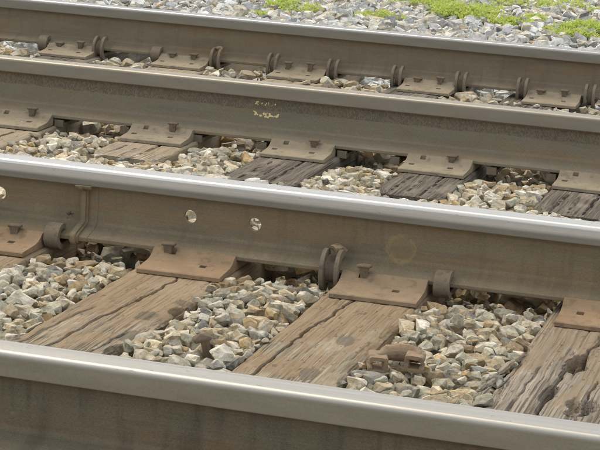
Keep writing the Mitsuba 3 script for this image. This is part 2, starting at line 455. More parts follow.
for r in 'CBAD':
    for i, px in enumerate(PLATES[r]):
        if r == 'D':
            lab, grp = f'{ORD[i]} tie plate from the left under the near rail', 'plates under the near rail'
        elif i in place_name[r]:
            lab, grp = f"{'rust orange' if r == 'C' and i != 3 else 'tan' if r == 'C' else 'dusty grey brown'} steel tie plate under {row_name[r]}, {place_name[r][i]}", f'tie plates under {row_name[r]}'
        else:
            lab, grp = f"steel tie plate under {row_name[r]} beyond the {'left' if i < 3 else 'right'} photo edge", f'plates of {row_name[r]} beyond the edge'
        mat = {'C': 'plate_tan' if i == 3 else 'plate_orange', 'B': 'plate_grey', 'A': 'plate_grey', 'D': 'plate_tan'}[r]
        PM = PMS['full' if r in 'BA' else {1: 'right', 4: 'bare'}.get(i, 'left')]
        uvv = np.full((len(PM.vertices), 2), (i * 7 + ord(r)) % 13 / 13.0)
        PM = PM.copy()
        PM.apply_transform(trimesh.transformations.euler_matrix(0, 0, .022 * math.sin(i * 5.3 + ord(r))))
        whole('tie_plate', moved(PM, px, RAILS[r], 0), mat, lab, 'tie plate', grp, uv=uvv)

# ------------------------------------------------------------------ spikes


def sphere_hull(pts):
    ms = [m3.Manifold.sphere(rad, 14).translate(tuple(map(float, c))) for c, rad in pts]
    return m3.Manifold.batch_hull(ms)


def spike_mesh(shank_len=.10):
    """cut spike: square shank, flat oval head whose lip points to the rail (+y)"""
    sh = m3.Manifold.cube((.0165, .0165, shank_len)).translate((-.00825, -.00825, -shank_len + .004))
    neck = m3.Manifold.batch_hull([m3.Manifold.cube((.0168, .0168, .002)).translate((-.0084, -.0084, -.009)), m3.Manifold.cube((.021, .020, .002)).translate((-.0105, -.0085, -.001))])
    head = sphere_hull([((-.0125, -.007, .0035), .0032), ((.0125, -.007, .0035), .0032), ((-.0145, .004, .0035), .0032), ((.0145, .004, .0035), .0032), ((-.009, .017, .003), .0030), ((.009, .017, .003), .0030), ((-.006, .0, .0052), .0034), ((.006, .0, .0052), .0034)])
    return from_man(sh + neck + head)


SPM = spike_mesh()
SPIKES = {'C': [(-1.922, .014), (-1.537, .016), (-1.071, .021)], 'B': [(-2.539, .018), (-2.071, .019), (-1.627, .014), (-1.201, .012)],
          'A': [(-3.091, .008), (-3.004, .019), (-2.620, .010), (-2.531, .014), (-2.144, .019), (-2.066, .023), (-1.659, .008), (-1.576, .018), (-1.193, .009), (-1.109, .016)]}
rng = np.random.default_rng(3)
for r, lst in SPIKES.items():
    cnt = {}
    for x, z in lst:
        i = int(np.argmin([abs(x - q) for q in PLATES[r]]))
        dx = x - PLATES[r][i]
        hx = -.050 if dx < .005 else .037
        m = SPM.copy()
        m.apply_transform(trimesh.transformations.euler_matrix(rng.uniform(-.06, .06), rng.uniform(-.05, .05), rng.uniform(-.15, .15)))
        side = '' if r != 'A' else (' left' if dx < .005 else ' right')
        lab = f"rusty{side} spike in the plate under {row_name[r]}, {place_name[r][i]}"
        whole('rail_spike', moved(m, x if r == 'C' else PLATES[r][i] + hx, RAILS[r] - .085, z + .004), 'spike_rust', lab, 'spike', f'spikes along {row_name[r]}', smooth=35)
# ------------------------------------------------------------------ rail anchors
def arc_pts(cy, cz, ry, rz, a0, a1, n):
    a = np.radians(np.linspace(a0, a1, n))
    return np.stack([cy + ry * np.cos(a), cz + rz * np.sin(a)], -1)


def crescent(x0, x1):
    """a fin: crescent in (y, z) hooked round the near edge of the rail foot"""
    outer = arc_pts(-.058, .004, .044, .049, 74, 272, 26)
    inner = arc_pts(-.049, .004, .034, .033, 280, 66, 22)
    poly = Polygon(np.vstack([outer, inner])).buffer(-.0012).buffer(.0012)
    return from_man(to_man(extrude_x(poly, x0, x1)))


def band_anchor(w=.036):
    outer = arc_pts(-.060, .004, .033, .031, 62, 285, 26)
    inner = arc_pts(-.058, .004, .0205, .0185, 285, 60, 22)
    poly = Polygon(np.vstack([outer, inner]))
    band = to_man(extrude_x(poly, -w / 2, w / 2))
    under = m3.Manifold.cube((w * .8, .120, .013)).translate((-w * .4, -.052, -.0265))
    hook = m3.Manifold.cube((w * .8, .012, .022)).translate((-w * .4, .056, -.0265))
    m = from_man((band + under + hook).refine_to_length(.008))
    m.vertices += (meshkit.fbm(m.vertices * 70, 2, 8)[:, None] - .5) * .0016
    return m


def place_band(r, x, lab, grp=None, flip=False):
    m = band_anchor()
    if flip:
        m.apply_transform(trimesh.transformations.rotation_matrix(math.pi, [0, 0, 1]))
    whole('rail_anchor', moved(m, x, RAILS[r]), 'anchor_rust', lab, 'rail anchor', grp, smooth=35)


def place_fins(r, xa, xb, lab, grp):
    k = thing('rail_anchor', lab, 'rail anchor', grp)
    y = RAILS[r]
    part(k, 'fin', moved(crescent(-.0048, .0048), xa, y), 'anchor_rust', smooth=35)
    part(k, 'fin', moved(crescent(-.0048, .0048), xb, y), 'anchor_rust', smooth=35)
    w = xb - xa - .0096
    poly = Polygon(np.vstack([arc_pts(-.056, .000, .023, .024, 110, 285, 18), arc_pts(-.054, .003, .0165, .0155, 285, 110, 14)]))
    body = to_man(extrude_x(poly, xa + .0048, xb - .0048)) + m3.Manifold.cube((w, .122, .013)).translate((xa + .0048, -.049, -.0265)) + m3.Manifold.cube((w, .012, .036)).translate((xa + .0048, .0725, -.0265))
    part(k, 'body', moved(from_man(body), 0, y), 'anchor_rust', smooth=35)


GA = 'rail anchors along the shiny rail'
place_band('C', -1.828, 'single curved band anchor on the shiny rail foot left of the weld', GA)
place_band('C', -0.892, 'single curved band anchor on the shiny rail foot right of the twin finned one', GA)
place_fins('C', -1.168, -1.133, 'twin finned curved anchor on the shiny rail with a stone caught on it', GA)
for x in (-2.459, -2.239, -2.001, -1.792, -1.540, -1.376, -1.082, -0.904):
    i = int(np.argmin([abs(x - q) for q in PLATES['B']]))
    sd = 'right' if x > PLATES['B'][i] else 'left'
    place_band('B', x, f'anchor lug below the yellow marked rail, {sd} of the plate {place_name["B"].get(i, "beyond the edge")}', 'anchors below the rail with yellow marks', flip=True)
for x in (-3.165, -2.696):
    i = int(np.argmin([abs(x - q) for q in PLATES['A']]))
    place_band('A', x, f"single rounded band anchor on the rearmost rail left of the plate {place_name['A'][i]}", 'single anchors on the rearmost rail')
for xa, xb in ((-2.947, -2.914), (-2.468, -2.438), (-2.241, -2.211), (-2.005, -1.974), (-1.756, -1.726), (-1.514, -1.482), (-1.283, -1.254), (-1.034, -1.004)):
    i = int(np.argmin([abs(xa - q) for q in PLATES['A']]))
    sd = 'right' if xa > PLATES['A'][i] else 'left'
    place_fins('A', xa, xb, f"twin finned anchor on the rearmost rail, {sd} of the plate {place_name['A'].get(i, 'beyond the edge')}", 'twin finned anchors on the rearmost rail')


# ------------------------------------------------------------------ wooden ties
def tie_mesh(cx, w, y0, y1, fine, seed, cracks=(), chips=1.0, holes=(), top=TIE_TOP, depth=.17, edges=None, coarse=.02, lumps=0.0, dx=.002, dy=.005):
    """cracks: (points (x, y), width, depth); holes: (x, y, rx, ry, depth) crumbled pockets; edges: (side, ya, yb, amount) broken arrises"""
    rng = np.random.default_rng(seed)
    hw, rad = w / 2, .010
    s = [(-hw, top - depth, -1, 0)]
    for z in np.linspace(top - .13, top - rad, 16)[:-1]:
        s.append((-hw, z, -1, 0))
    for a in np.linspace(180, 90, 5):
        s.append((-hw + rad + rad * math.cos(math.radians(a)), top - rad + rad * math.sin(math.radians(a)), math.cos(math.radians(a)), math.sin(math.radians(a))))
    nx = int((w - 2 * rad) / dx)
    for x in np.linspace(-hw + rad, hw - rad, nx + 2)[1:-1]:
        s.append((x, top, 0, 1))
    right = [(-a, b, -c, d) for a, b, c, d in reversed(s[:21])]
    s = np.array(s + right)
    ys = np.concatenate([np.arange(y0, fine[0], coarse), np.arange(fine[0], fine[1], dy), np.arange(fine[1], y1 + 1e-6, coarse)])
    P = np.zeros((len(ys), len(s), 3))
    P[..., 0] = cx + s[None, :, 0]
    P[..., 1] = ys[:, None]
    P[..., 2] = s[None, :, 1]
    N = np.zeros_like(P)
    N[..., 0], N[..., 2] = s[None, :, 2], s[None, :, 3]
    so = seed * 3.7
    def f(sx, sy, o, octv=3):
        q = np.stack([P[..., 0] * sx + so, P[..., 1] * sy, P[..., 2] * sx + o], -1)
        return meshkit.fbm(q, octv, seed)
    disp = (f(5, 2.5, 1) - .5) * .004
    disp += -.0004 * np.abs(f(75, 3.2, 2, 3) - .5) * 2 - .0012 * np.clip(f(170, 11, 3, 2) - .5, 0, 1) * 2
    pit = f(120, 30, 9, 2)
    disp -= .0012 * np.clip((pit - .68) / .1, 0, 1)
    istop = N[..., 2] > .5
    # wandering drying checks along the grain
    for _ in range(int(13 * (fine[1] - fine[0]) * chips) + 4):
        x, ya, L = cx + rng.uniform(-hw * .92, hw * .92), rng.uniform(fine[0] - .1, fine[1]), rng.uniform(.06, .30)
        t = (P[..., 1] - ya) / L
        xc = x + .006 * (f(1.5, 9, 20 + _, 2) - .5) + rng.uniform(-.012, .012) * t
        k = np.exp(-((P[..., 0] - xc) / rng.uniform(.0014, .0020)) ** 2) * np.clip(np.minimum(t, 1 - t) * 6, 0, 1)
        disp -= k * istop * rng.uniform(.001, .0035)
    for pts, cw, cd in cracks:
        pts = np.array(sorted(pts, key=lambda q: q[1]))
        xc = np.interp(P[..., 1], pts[:, 1], pts[:, 0]) + .014 * (f(2, 26, 50, 4) - .5)
        ins = np.clip(np.minimum(P[..., 1] - pts[0, 1], pts[-1, 1] - P[..., 1]) / .03, 0, 1)
        wv = .42 * cw * (.35 + 1.3 * f(3, 26, 60, 3))
        disp -= np.clip(1.25 * np.exp(-(np.abs(P[..., 0] - xc) / wv) ** 2.5), 0, 1) * ins * istop * cd
        step = np.where(P[..., 0] > xc, np.exp(-(P[..., 0] - xc) / .03), 0) * ins * istop
        disp -= step * cd * .04
    for hx, hy, rx, ry, hd in holes:
        d = np.sqrt(((P[..., 0] - hx) / rx) ** 2 + ((P[..., 1] - hy) / ry) ** 2) + 1.1 * (f(40, 18, 70) - .5)
        k = np.clip((1.0 - d) / .18, 0, 1)
        disp -= k * hd * (.45 + 1.1 * f(150, 80, 75, 3)) * istop
    # broken arrises
    corner = (np.abs(N[..., 0]) > .05) & (np.abs(N[..., 2]) > .05)
    for side in (-1, 1):
        dist = np.abs(P[..., 0] - (cx + side * hw)) * 1.0 + np.clip(top - P[..., 2], 0, 1) * .8
        amt = .0016 * chips * np.ones_like(dist)
        for (sd, ya, yb, am) in (edges or ()):
            if sd == side:
                amt = amt + am * np.clip(np.minimum(P[..., 1] - ya, yb - P[..., 1]) / .03, 0, 1)
        rough = f(26, 13, 80 + side, 4)
        disp -= np.exp(-(dist / .022) ** 2) * amt * 1.5 * np.clip((rough - .30) * 3, 0, 1.6)
    P = P + N * disp[..., None]
    # ragged ends
    endw = (meshkit.fbm(np.stack([s[:, 0] * 30, s[:, 1] * 30, np.zeros(len(s)) + seed], -1), 3, seed) - .5) * .025
    P[0, :, 1] += endw
    P[-1, :, 1] += endw[::-1]
    n, m = P.shape[:2]
    V = P.reshape(-1, 3)
    i, j = np.meshgrid(np.arange(n - 1), np.arange(m - 1), indexing='ij')
    a = i * m + j
    F = np.stack([a, a + m, a + m + 1, a + 1], -1).reshape(-1, 4)
    F = np.vstack([F[:, [0, 1, 2]], F[:, [0, 2, 3]]])[:, ::-1]
    ends = []
    for row, fl in ((0, 1), (n - 1, 0)):
        base = row * m
        c = len(V)
        V = np.vstack([V, [[cx, P[row, :, 1].mean(), top - depth * .5]]])
        for q in range(m):
            t = [base + q, base + (q + 1) % m, c]
            ends.append(t[::-1] if fl else t)
    F = np.vstack([F, np.array(ends)])
    mesh = trimesh.Trimesh(V, F, process=False)
    return mesh


TIES = []   # (cx, w, y0, y1) for the ballast


def add_tie(cx, w, y0, y1, fine, seed, mat, lab, grp, name='wooden_tie', **kw):
    m = tie_mesh(cx, w, y0, y1, fine, seed, **kw)
    whole(name, m, mat, lab, 'railway tie', grp, smooth=38)
    TIES.append((cx, w, y0, y1))


GF, GB = 'wooden ties under the two near rails', 'wooden ties under the two far rails'
FY = (-1.42, -0.06)
add_tie(-1.951, .225, -2.05, .53, FY, 1, 'wood_front', 'brown wooden tie cut off by the left edge under the shiny rail', GF, cracks=[([(-1.93, -.9), (-1.92, -.2)], .003, .012)])
add_tie(-1.482, .232, -2.05, .53, FY, 2, 'wood_front', 'brown weathered tie with a long slanting crack and chipped right edge left of centre', GF, chips=1.5,
        cracks=[([(-1.47, -.19), (-1.478, -.33), (-1.505, -.62), (-1.518, -.95)], .0040, .014), ([(-1.545, -.50), (-1.572, -.75), (-1.575, -.95)], .0036, .007), ([(-1.415, -.66), (-1.43, -.95)], .0036, .007)],
        holes=[(-1.378, -.455, .022, .035, .030), (-1.385, -.80, .02, .05, .02)], edges=[(1, -.62, -.38, .010), (1, -1.1, -.66, .006)])
add_tie(-1.030, .222, -2.05, .53, FY, 3, 'wood_front', 'tan wooden tie split by one long straight crack in the middle', GF, chips=1.0,
        cracks=[([(-1.063, -.17), (-1.074, -.33), (-1.083, -.45), (-1.094, -.81), (-1.097, -1.1)], .0040, .016)],
        edges=[(1, -.9, -.35, .007)])
add_tie(-0.525, .245, -2.05, .53, FY, 4, 'wood_decayed', 'decayed grey brown tie with crumbling holes and a splintered left edge at the right', GF, chips=1.2,
        cracks=[([(-.535, -.40), (-.540, -.52), (-.545, -.62), (-.544, -.9)], .006, .024), ([(-.50, -.22), (-.515, -.34), (-.53, -.48)], .005, .014), ([(-.62, -.24), (-.60, -.25)], .003, .006), ([(-.47, -.55), (-.475, -.95)], .004, .010), ([(-.59, -.5), (-.60, -.95)], .0036, .006)],
        holes=[(-.527, -.45, .024, .080, .026), (-.545, -.70, .011, .065, .032), (-.468, -.76, .032, .060, .022), (-.49, -.25, .028, .04, .014)], edges=[(-1, -.80, -.36, .010), (-1, -1.2, -.78, .008)])
add_tie(-0.06, .23, -2.05, .53, (-.9, -.1), 5, 'wood_front', 'wooden tie under the shiny rail beyond the right edge', GF + ' beyond the edges')
add_tie(-2.403, .23, -2.05, .53, (-.9, -.1), 6, 'wood_front', 'wooden tie under the shiny rail beyond the left edge', GF + ' beyond the edges', dx=.006, dy=.012)
blab = {1: 'dusty pale brown tie behind the shiny rail at the left edge', 2: 'pale worn tie with a rounded dark end behind the shiny rail, second from left',
        3: 'dark grey grained tie behind the shiny rail below the yellow marks', 4: 'dark brown tie with a rounded left corner behind the shiny rail, right of centre', 5: 'brown grey cracked tie behind the shiny rail at the right edge'}
bmat = {1: 'wood_dusty', 2: 'wood_dusty', 3: 'wood_grey', 4: 'wood_grey', 5: 'wood_grey'}
bend = {0: 1.0, 1: 1.02, 2: 1.085, 3: .96, 4: 1.0, 5: .985, 6: 1.0}
for i, px in enumerate(PLATES['B']):
    c2 = (px + PLATES['A'][i]) / 2 if i < len(PLATES['A']) else px
    cx = px + .004
    add_tie(cx, .225 if i != 4 else .205, bend[i], YA + .55, (bend[i] + .02, 1.47), 20 + i, bmat.get(i, 'wood_grey'), blab.get(i, ('left' if px < -2 else 'right') + 'most wooden tie under the two far rails beyond the photo edge'),
            GB if i in blab else GB + ' beyond the edge', dx=.0045, dy=.009, chips=1.4 if i in (2, 5) else 1.0,
            cracks=[([(cx + .03, bend[i]), (cx + .035, 1.4)], .0035, .014), ([(cx - .06, bend[i] + .02), (cx - .05, 1.3)], .003, .012), ([(cx - .01, bend[i]), (cx - .015, 1.28)], .0025, .01)],
            edges=[(-1, bend[i] - .05, bend[i] + .07, .012), (1, bend[i] - .05, bend[i] + .05, .008)])

# ------------------------------------------------------------------ ballast: stones dropped one by one on a height map
def make_proto(rng):
    n = rng.integers(5, 10)
    d = rng.normal(size=(n, 3))
    d /= np.linalg.norm(d, axis=1, keepdims=True)
    d = np.vstack([d, [[0, 0, 1], [0, 0, -1], [1, 0, 0], [-1, 0, 0], [0, 1, 0], [0, -1, 0]] + rng.normal(size=(6, 3)) * .25])
    d /= np.linalg.norm(d, axis=1, keepdims=True)
    off = rng.uniform(.55, 1.0, len(d))
    hs = HalfspaceIntersection(np.hstack([d, -off[:, None]]), np.zeros(3))
    v = hs.intersections * np.array([1.0, rng.uniform(.68, .92), rng.uniform(.48, .74)])
    v /= np.abs(v[:, 0]).max()
    h = ConvexHull(v)
    m = trimesh.Trimesh(v, h.simplices, process=True)
    m.fix_normals()
    return m.convex_hull


rngs = np.random.default_rng(77)
PROTO = [make_proto(rngs) for _ in range(36)]


def refined(m, edge, amp, seed):
    q = from_man(to_man(m).refine_to_length(edge))
    q.merge_vertices()
    trimesh.smoothing.filter_laplacian(q, lamb=.16, iterations=1)
    n = q.vertex_normals
    q.vertices = q.vertices + n * ((meshkit.fbm(q.vertices * 2.6, 3, seed) - .5) * amp * 2.4 + (meshkit.fbm(q.vertices * 6, 2, seed + 3) - .5) * amp * 1.3)[:, None]
    return q


def coarse(m):
    """few faces, for stones far away"""
    return m.simplify_quadric_decimation(face_count=22) if False else m


LOD_HI = [refined(m, .34, .085, i) for i, m in enumerate(PROTO)]
LOD_LO = [m for m in PROTO]

ROT = []
for i in range(len(PROTO)):
    for j in range(3):
        e = trimesh.transformations.euler_matrix(rngs.normal() * .32, rngs.normal() * .32, rngs.uniform(0, 6.283))[:3, :3]
        ROT.append((i, e))


def surfaces(i, R, s, cell):
    """lower and upper surface of a stone of half length s on the grid"""
    m = PROTO[i]
    v = m.vertices @ R.T * s
    r = int(np.ceil(s / cell))
    g = np.arange(-r, r + 1) * cell
    X, Y = np.meshgrid(g, g, indexing='ij')
    fn = m.face_normals @ R.T
    d = (fn * v[m.faces[:, 0]]).sum(1)
    lo = np.full(X.shape, -9.0)
    hi = np.full(X.shape, 9.0)
    for (a, b, c), dd in zip(fn, d):
        if abs(c) < 1e-4:
            bad = a * X + b * Y > dd
            lo[bad], hi[bad] = 5, -5
            continue
        z = (dd - a * X - b * Y) / c
        if c > 0:
            hi = np.minimum(hi, z)
        else:
            lo = np.maximum(lo, z)
    ok = hi > lo
    return r, ok, lo, hi


SURF = {}


def surf(k, sc, cell):
    key = (k, sc, cell)
    if key not in SURF:
        SURF[key] = surfaces(ROT[k][0], ROT[k][1], sc, cell)
    return SURF[key]


def deposit(xr, yr, base, ceil, target, sizes, tries, seed, cell=.005, tol=.012, small=None):
    rng = np.random.default_rng(seed)
    xs, ys = np.arange(xr[0], xr[1], cell), np.arange(yr[0], yr[1], cell)
    X, Y = np.meshgrid(xs, ys, indexing='ij')
    Hm, Ce, Ta = base(X, Y), ceil(X, Y), target(X, Y)
    out = []
    stop = 0
    for it in range(tries):
        if it % 40 == 0:
            deficit = np.clip(Ta - Hm, 0, .1)
            deficit[Hm > Ta - .012] = 0
            w = deficit.ravel()
            tot = w.sum()
            if tot < 1e-3:
                break
            cum = np.cumsum(w)
        sc = sizes[rng.integers(len(sizes))]
        if it > tries * .55 and small:
            sc = small[rng.integers(len(small))]
        if it > tries * .74:      # grit in the hollows
            sc = (.007, .009, .011, .013)[rng.integers(4)]
        best = None
        for _ in range(5):
            c = int(np.searchsorted(cum, rng.uniform(0, cum[-1])))
            ci, cj = divmod(min(c, w.size - 1), len(ys))
            k = rng.integers(len(ROT))
            r, ok, lo, hi = surf(k, sc, cell)
            a0, b0 = ci - r, cj - r
            if a0 < 0 or b0 < 0 or a0 + ok.shape[0] > len(xs) or b0 + ok.shape[1] > len(ys):
                continue
            hw = Hm[a0:a0 + ok.shape[0], b0:b0 + ok.shape[1]]
            z = (hw - lo)[ok].max() - .0025
            top = (z + hi)[ok]
            if (top > Ce[a0:a0 + ok.shape[0], b0:b0 + ok.shape[1]][ok]).any():
                continue
            over = (top - Ta[a0:a0 + ok.shape[0], b0:b0 + ok.shape[1]][ok]).max()
            if over > tol:
                continue
            # prefers to lie deep, with little air beneath
            score = (z + lo - hw)[ok].mean() + .4 * z
            if best is None or score < best[0]:
                best = (score, z, k, sc, ci, cj)
        if best is None:
            continue
        _, z, k, sc, ci, cj = best
        r, ok, lo, hi = surf(k, sc, cell)
        a0, b0 = ci - r, cj - r
        hw = Hm[a0:a0 + ok.shape[0], b0:b0 + ok.shape[1]]
        hw[ok] = np.maximum(hw[ok], (z + hi)[ok])
        out.append([xs[ci] + rng.uniform(-.5, .5) * cell, ys[cj] + rng.uniform(-.5, .5) * cell, z, k, sc])
    # how much of each stone is still uncovered
    for o in out:
        ci, cj = int(round((o[0] - xr[0]) / cell)), int(round((o[1] - yr[0]) / cell))
        r, ok, lo, hi = surf(o[3], o[4], cell)
        a0, b0 = ci - r, cj - r
        hw = Hm[max(a0, 0):a0 + ok.shape[0], max(b0, 0):b0 + ok.shape[1]]
        o2, h2 = ok[-hw.shape[0]:, -hw.shape[1]:] if a0 < 0 or b0 < 0 else ok[:hw.shape[0], :hw.shape[1]], hi[:hw.shape[0], :hw.shape[1]]
        try:
            o.append(float((hw[o2] < o[2] + h2[o2] + .004).mean()))
        except Exception:
            o.append(0.0)
    return out


def tie_base(X, Y, floor):
    h = np.full(X.shape, floor)
    for cx, w, y0, y1 in TIES:
        h[(np.abs(X - cx) < w / 2 - .003) & (Y > y0) & (Y < y1)] = TIE_TOP
    for r in RAILS:
        for px in PLATES[r]:
            h[(np.abs(X - px) < PW / 2 + .004) & (np.abs(Y - RAILS[r]) < .205)] = .012
    return h


def rail_ceiling(X, Y):
    c = np.full(X.shape, 9.0)
    for r, y in RAILS.items():
        c[np.abs(Y - y) < .076] = -.004
        for x in {'C': (-1.828, -.892, -1.15), 'B': (), 'A': (), 'D': ()}[r]:
            c[(np.abs(X - x) < .03) & (np.abs(Y - y) < .11)] = -.040
        if r in 'BA':
            c[np.abs(Y - y) < .09] = -.028
    return c


LOOSE = (-.845, -.655)


def target_front(X, Y):
    t = -.026 + .022 * (meshkit.fbm(np.stack([X * 5, Y * 5, X * 0], -1), 2, 3) - .5)
    # scooped lower close to the rails
    for y in (YC, YD):
        d = np.abs(Y - y)
        t = t - .014 * np.exp(-(d / .15) ** 2) - .060 * np.exp(-(d / .072) ** 6)
    t = t + .012 * np.exp(-((X + 1.25) / .15) ** 2) * (Y < -.55)
    return t


def target_mid(X, Y):
    t = -.028 + .018 * (meshkit.fbm(np.stack([X * 5, Y * 5, X * 0 + 4], -1), 2, 3) - .5)
    t = t + .046 * np.clip((Y - .22) / .08, 0, 1) * np.clip((.88 - Y) / .12, 0, 1)
    t = t - .014 * np.exp(-(np.abs(Y - YB) / .17) ** 2) - .070 * np.exp(-(np.abs(Y - YB) / .082) ** 6)
    for y in (YC, YA):      # raised behind the shiny rail to block light, packed against the rearmost, hollow below
        t = t - .075 * np.exp(-(np.abs(Y - y) / .088) ** 6) + .014 * np.exp(-((np.abs(Y - y) - .2) / .09) ** 2)
    return t


SZ = [.023, .026, .029, .033, .037, .042, .047]
dep_front = deposit((-2.40, -.10), (-1.42, .10), lambda X, Y: tie_base(X, Y, -.12), rail_ceiling, target_front, SZ, 6800, 1, small=[.014, .017, .020, .022])
dep_mid = deposit((-3.10, -.30), (.10, 1.62), lambda X, Y: tie_base(X, Y, -.10), rail_ceiling, target_mid, SZ, 7000, 2, small=[.014, .016, .018])
dep_back = deposit((-3.60, -.60), (1.62, 3.15), lambda X, Y: tie_base(X, Y, -.10), rail_ceiling, target_mid, SZ, 4200, 3, cell=.006, small=[.015, .017])

# kinds: 0 pale grey, 1 greenish grey, 2 tan, 3 orange, 4 cream white, 5 dark grey, 6 rust brown, 7 blue grey
KIND = ['pale grey', 'greenish grey', 'tan', 'orange brown', 'cream white', 'dark grey', 'rust brown', 'bluish grey']


def stone_kind(x, y, zone, rng):
    if zone == 'front':
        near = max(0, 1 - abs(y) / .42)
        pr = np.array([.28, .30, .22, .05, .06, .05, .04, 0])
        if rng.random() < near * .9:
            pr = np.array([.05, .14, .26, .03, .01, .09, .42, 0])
    elif zone == 'mid':
        pr = np.array([.30, .15, .24, .06, .20, .04, .01, 0])
        if .28 < y < .85:      # cleaner pale stone heaped over the tie ends
            pr = np.array([.30, .04, .06, .0, .50, .02, .0, .08])
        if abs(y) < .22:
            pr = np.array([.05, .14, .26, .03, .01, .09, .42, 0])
        if rng.random() < max(0, 1 - abs(y - YB) / .28):
            pr = np.array([.15, .2, .35, .04, .08, .06, .12, 0])
    elif zone == 'back':
        pr = np.array([.26, .14, .36, .05, .14, .03, .02, 0])
    else:
        pr = np.array([.16, .02, .03, .01, .22, .06, .0, .50])
    return rng.choice(8, p=pr / pr.sum())


def stone_geo(x, y, z, k, sc, kind, shade, lod):
    i, R = ROT[k]
    m = lod[i]
    v = m.vertices @ R.T * sc + np.array([x, y, z])
    return v, m.faces, np.tile([(kind + .5) / 8, shade], (len(v), 1))


def joined(items):
    V, F, U, o = [], [], [], 0
    for v, f, u in items:
        V.append(v)
        F.append(f + o)
        U.append(u)
        o += len(v)
    return trimesh.Trimesh(np.vstack(V), np.vstack(F), process=False), np.vstack(U)


rng = np.random.default_rng(101)
cand = []
for idx, s in enumerate(dep_front):
    x, y, z, k, sc, opened = s
    inside = -1.98 < x < -.58 and -.86 < y < -.03
    if inside and opened > .25:
        dist = math.dist((x, y, z), CAM)
        cand.append((opened ** .5 * sc / dist, idx))
cand.sort(reverse=True)
single = {i for _, i in cand[:300]}
GAPS = [((-9, -1.95), 'left of the leftmost tie'), ((-1.95, -1.482), 'in the leftmost gap'), ((-1.482, -1.03), 'between the two cracked ties'), ((-1.03, -.525), 'left of the decayed tie'), ((-.525, 9), 'right of the decayed tie')]
GMID = [-2.2, -1.717, -1.256, -.778, -.29]
picked = []
rest = []
for idx, s in enumerate(dep_front):
    x, y, z, k, sc, opened = s
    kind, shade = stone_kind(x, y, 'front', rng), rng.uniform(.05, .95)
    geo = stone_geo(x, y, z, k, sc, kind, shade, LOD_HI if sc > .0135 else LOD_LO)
    if idx in single:
        gi = next(i for i, ((a, b), n) in enumerate(GAPS) if a <= x < b)
        where = 'under the shiny rail' if y > -.10 else 'near the shiny rail' if y > -.30 else 'halfway along' if y > -.58 else 'by the near rail'
        side = 'left' if x < GMID[gi] - .045 else 'right' if x > GMID[gi] + .045 else 'middle'
        size = 'large' if sc > .031 else 'small' if sc < .023 else 'medium'
        picked.append((f'{size} {KIND[kind]} stone {where}', f'{side} {GAPS[gi][1]}', y, geo))
    else:
        rest.append(geo)
same = {}
for p_ in picked:
    same.setdefault(p_[:2], []).append(p_)
for (a_, b_), lst in same.items():
    lst.sort(key=lambda q: q[2])
    words = {1: [''], 2: ['nearer ', 'farther '], 3: ['nearest ', 'middle ', 'farthest ']}.get(len(lst))
    for i_, p_ in enumerate(lst):
        pre = words[i_] if words else ['nearest ', '2nd nearest ', '3rd nearest ', '4th nearest ', '5th nearest ', '6th nearest ', '7th nearest ', '8th nearest '][min(i_, 7)]
        whole('ballast_stone', trimesh.Trimesh(p_[3][0], p_[3][1], process=False), 'stone', f'{pre}{a_}, {b_}', 'stone', 'single stones between the front ties', uv=p_[3][2])
m, u = joined(rest)
whole('ballast', m, 'stone', 'smaller angular stones filling the gaps between the front ties', 'gravel', uv=u, kind='stuff')
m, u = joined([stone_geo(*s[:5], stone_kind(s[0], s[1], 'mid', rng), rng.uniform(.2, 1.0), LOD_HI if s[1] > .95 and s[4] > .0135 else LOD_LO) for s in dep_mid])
whole('ballast', m, 'stone', 'cream and grey crushed stone between the shiny rail and the rail with yellow marks', 'gravel', uv=u, kind='stuff')
m, u = joined([stone_geo(*s[:5], stone_kind(s[0], s[1], 'back', rng), rng.uniform(.1, .9), LOD_LO) for s in dep_back])
whole('ballast', m, 'stone', 'cream crushed stone in front of the rearmost rail', 'gravel', uv=u, kind='stuff')

# the open ballast beyond the rearmost rail, and a coarse margin round the tracks
def scatter(x0, x1, y0, y1, step, z, zr, rng, zone, lod, szr, skip=None):
    out = []
    for x in np.arange(x0, x1, step):
        for y in np.arange(y0, y1, step):
            xx, yy = x + rng.uniform(-.5, .5) * step, y + rng.uniform(-.5, .5) * step
            if skip and skip(xx, yy):
                continue
            k = rng.integers(len(ROT))
            out.append(stone_geo(xx, yy, z + rng.uniform(-zr, zr) + .015 * math.sin(xx * 2.1 + 1) * math.sin(yy * 1.7), k, rng.uniform(*szr), stone_kind(xx, yy, zone, rng), rng.uniform(.1, 1.0), lod))
    return out


items = scatter(-5.2, 0.2, 4.55, 8.4, .043, -.105, .016, rng, 'far', LOD_LO, (.018, .040))
items += scatter(-5.2, 0.2, 4.55, 8.4, .055, -.125, .012, rng, 'far', LOD_LO, (.020, .036))
items += scatter(-5.0, 0.2, 3.16, 4.55, .055, -.10, .02, rng, 'far', LOD_LO, (.022, .040), skip=lambda x, y: y < YA + .60 and min(abs(x - q) for q in PLATES['B']) < .14)
m, u = joined(items)
whole('ballast', m, 'stone_far', 'clean bluish grey crushed stone beyond the rearmost rail', 'gravel', uv=u, kind='stuff')
items = scatter(-2.6, .3, -2.6, -1.42, .055, -.085, .02, rng, 'front', LOD_LO, (.022, .036), skip=lambda x, y: (y > -2.07 and min(abs(x - q) for q in PLATES['C']) < .14) or (abs(y - YD) < .10))
m, u = joined(items)
whole('ballast', m, 'stone', 'crushed stone in front of the nearest rail below the photo edge', 'gravel', uv=u, kind='stuff')


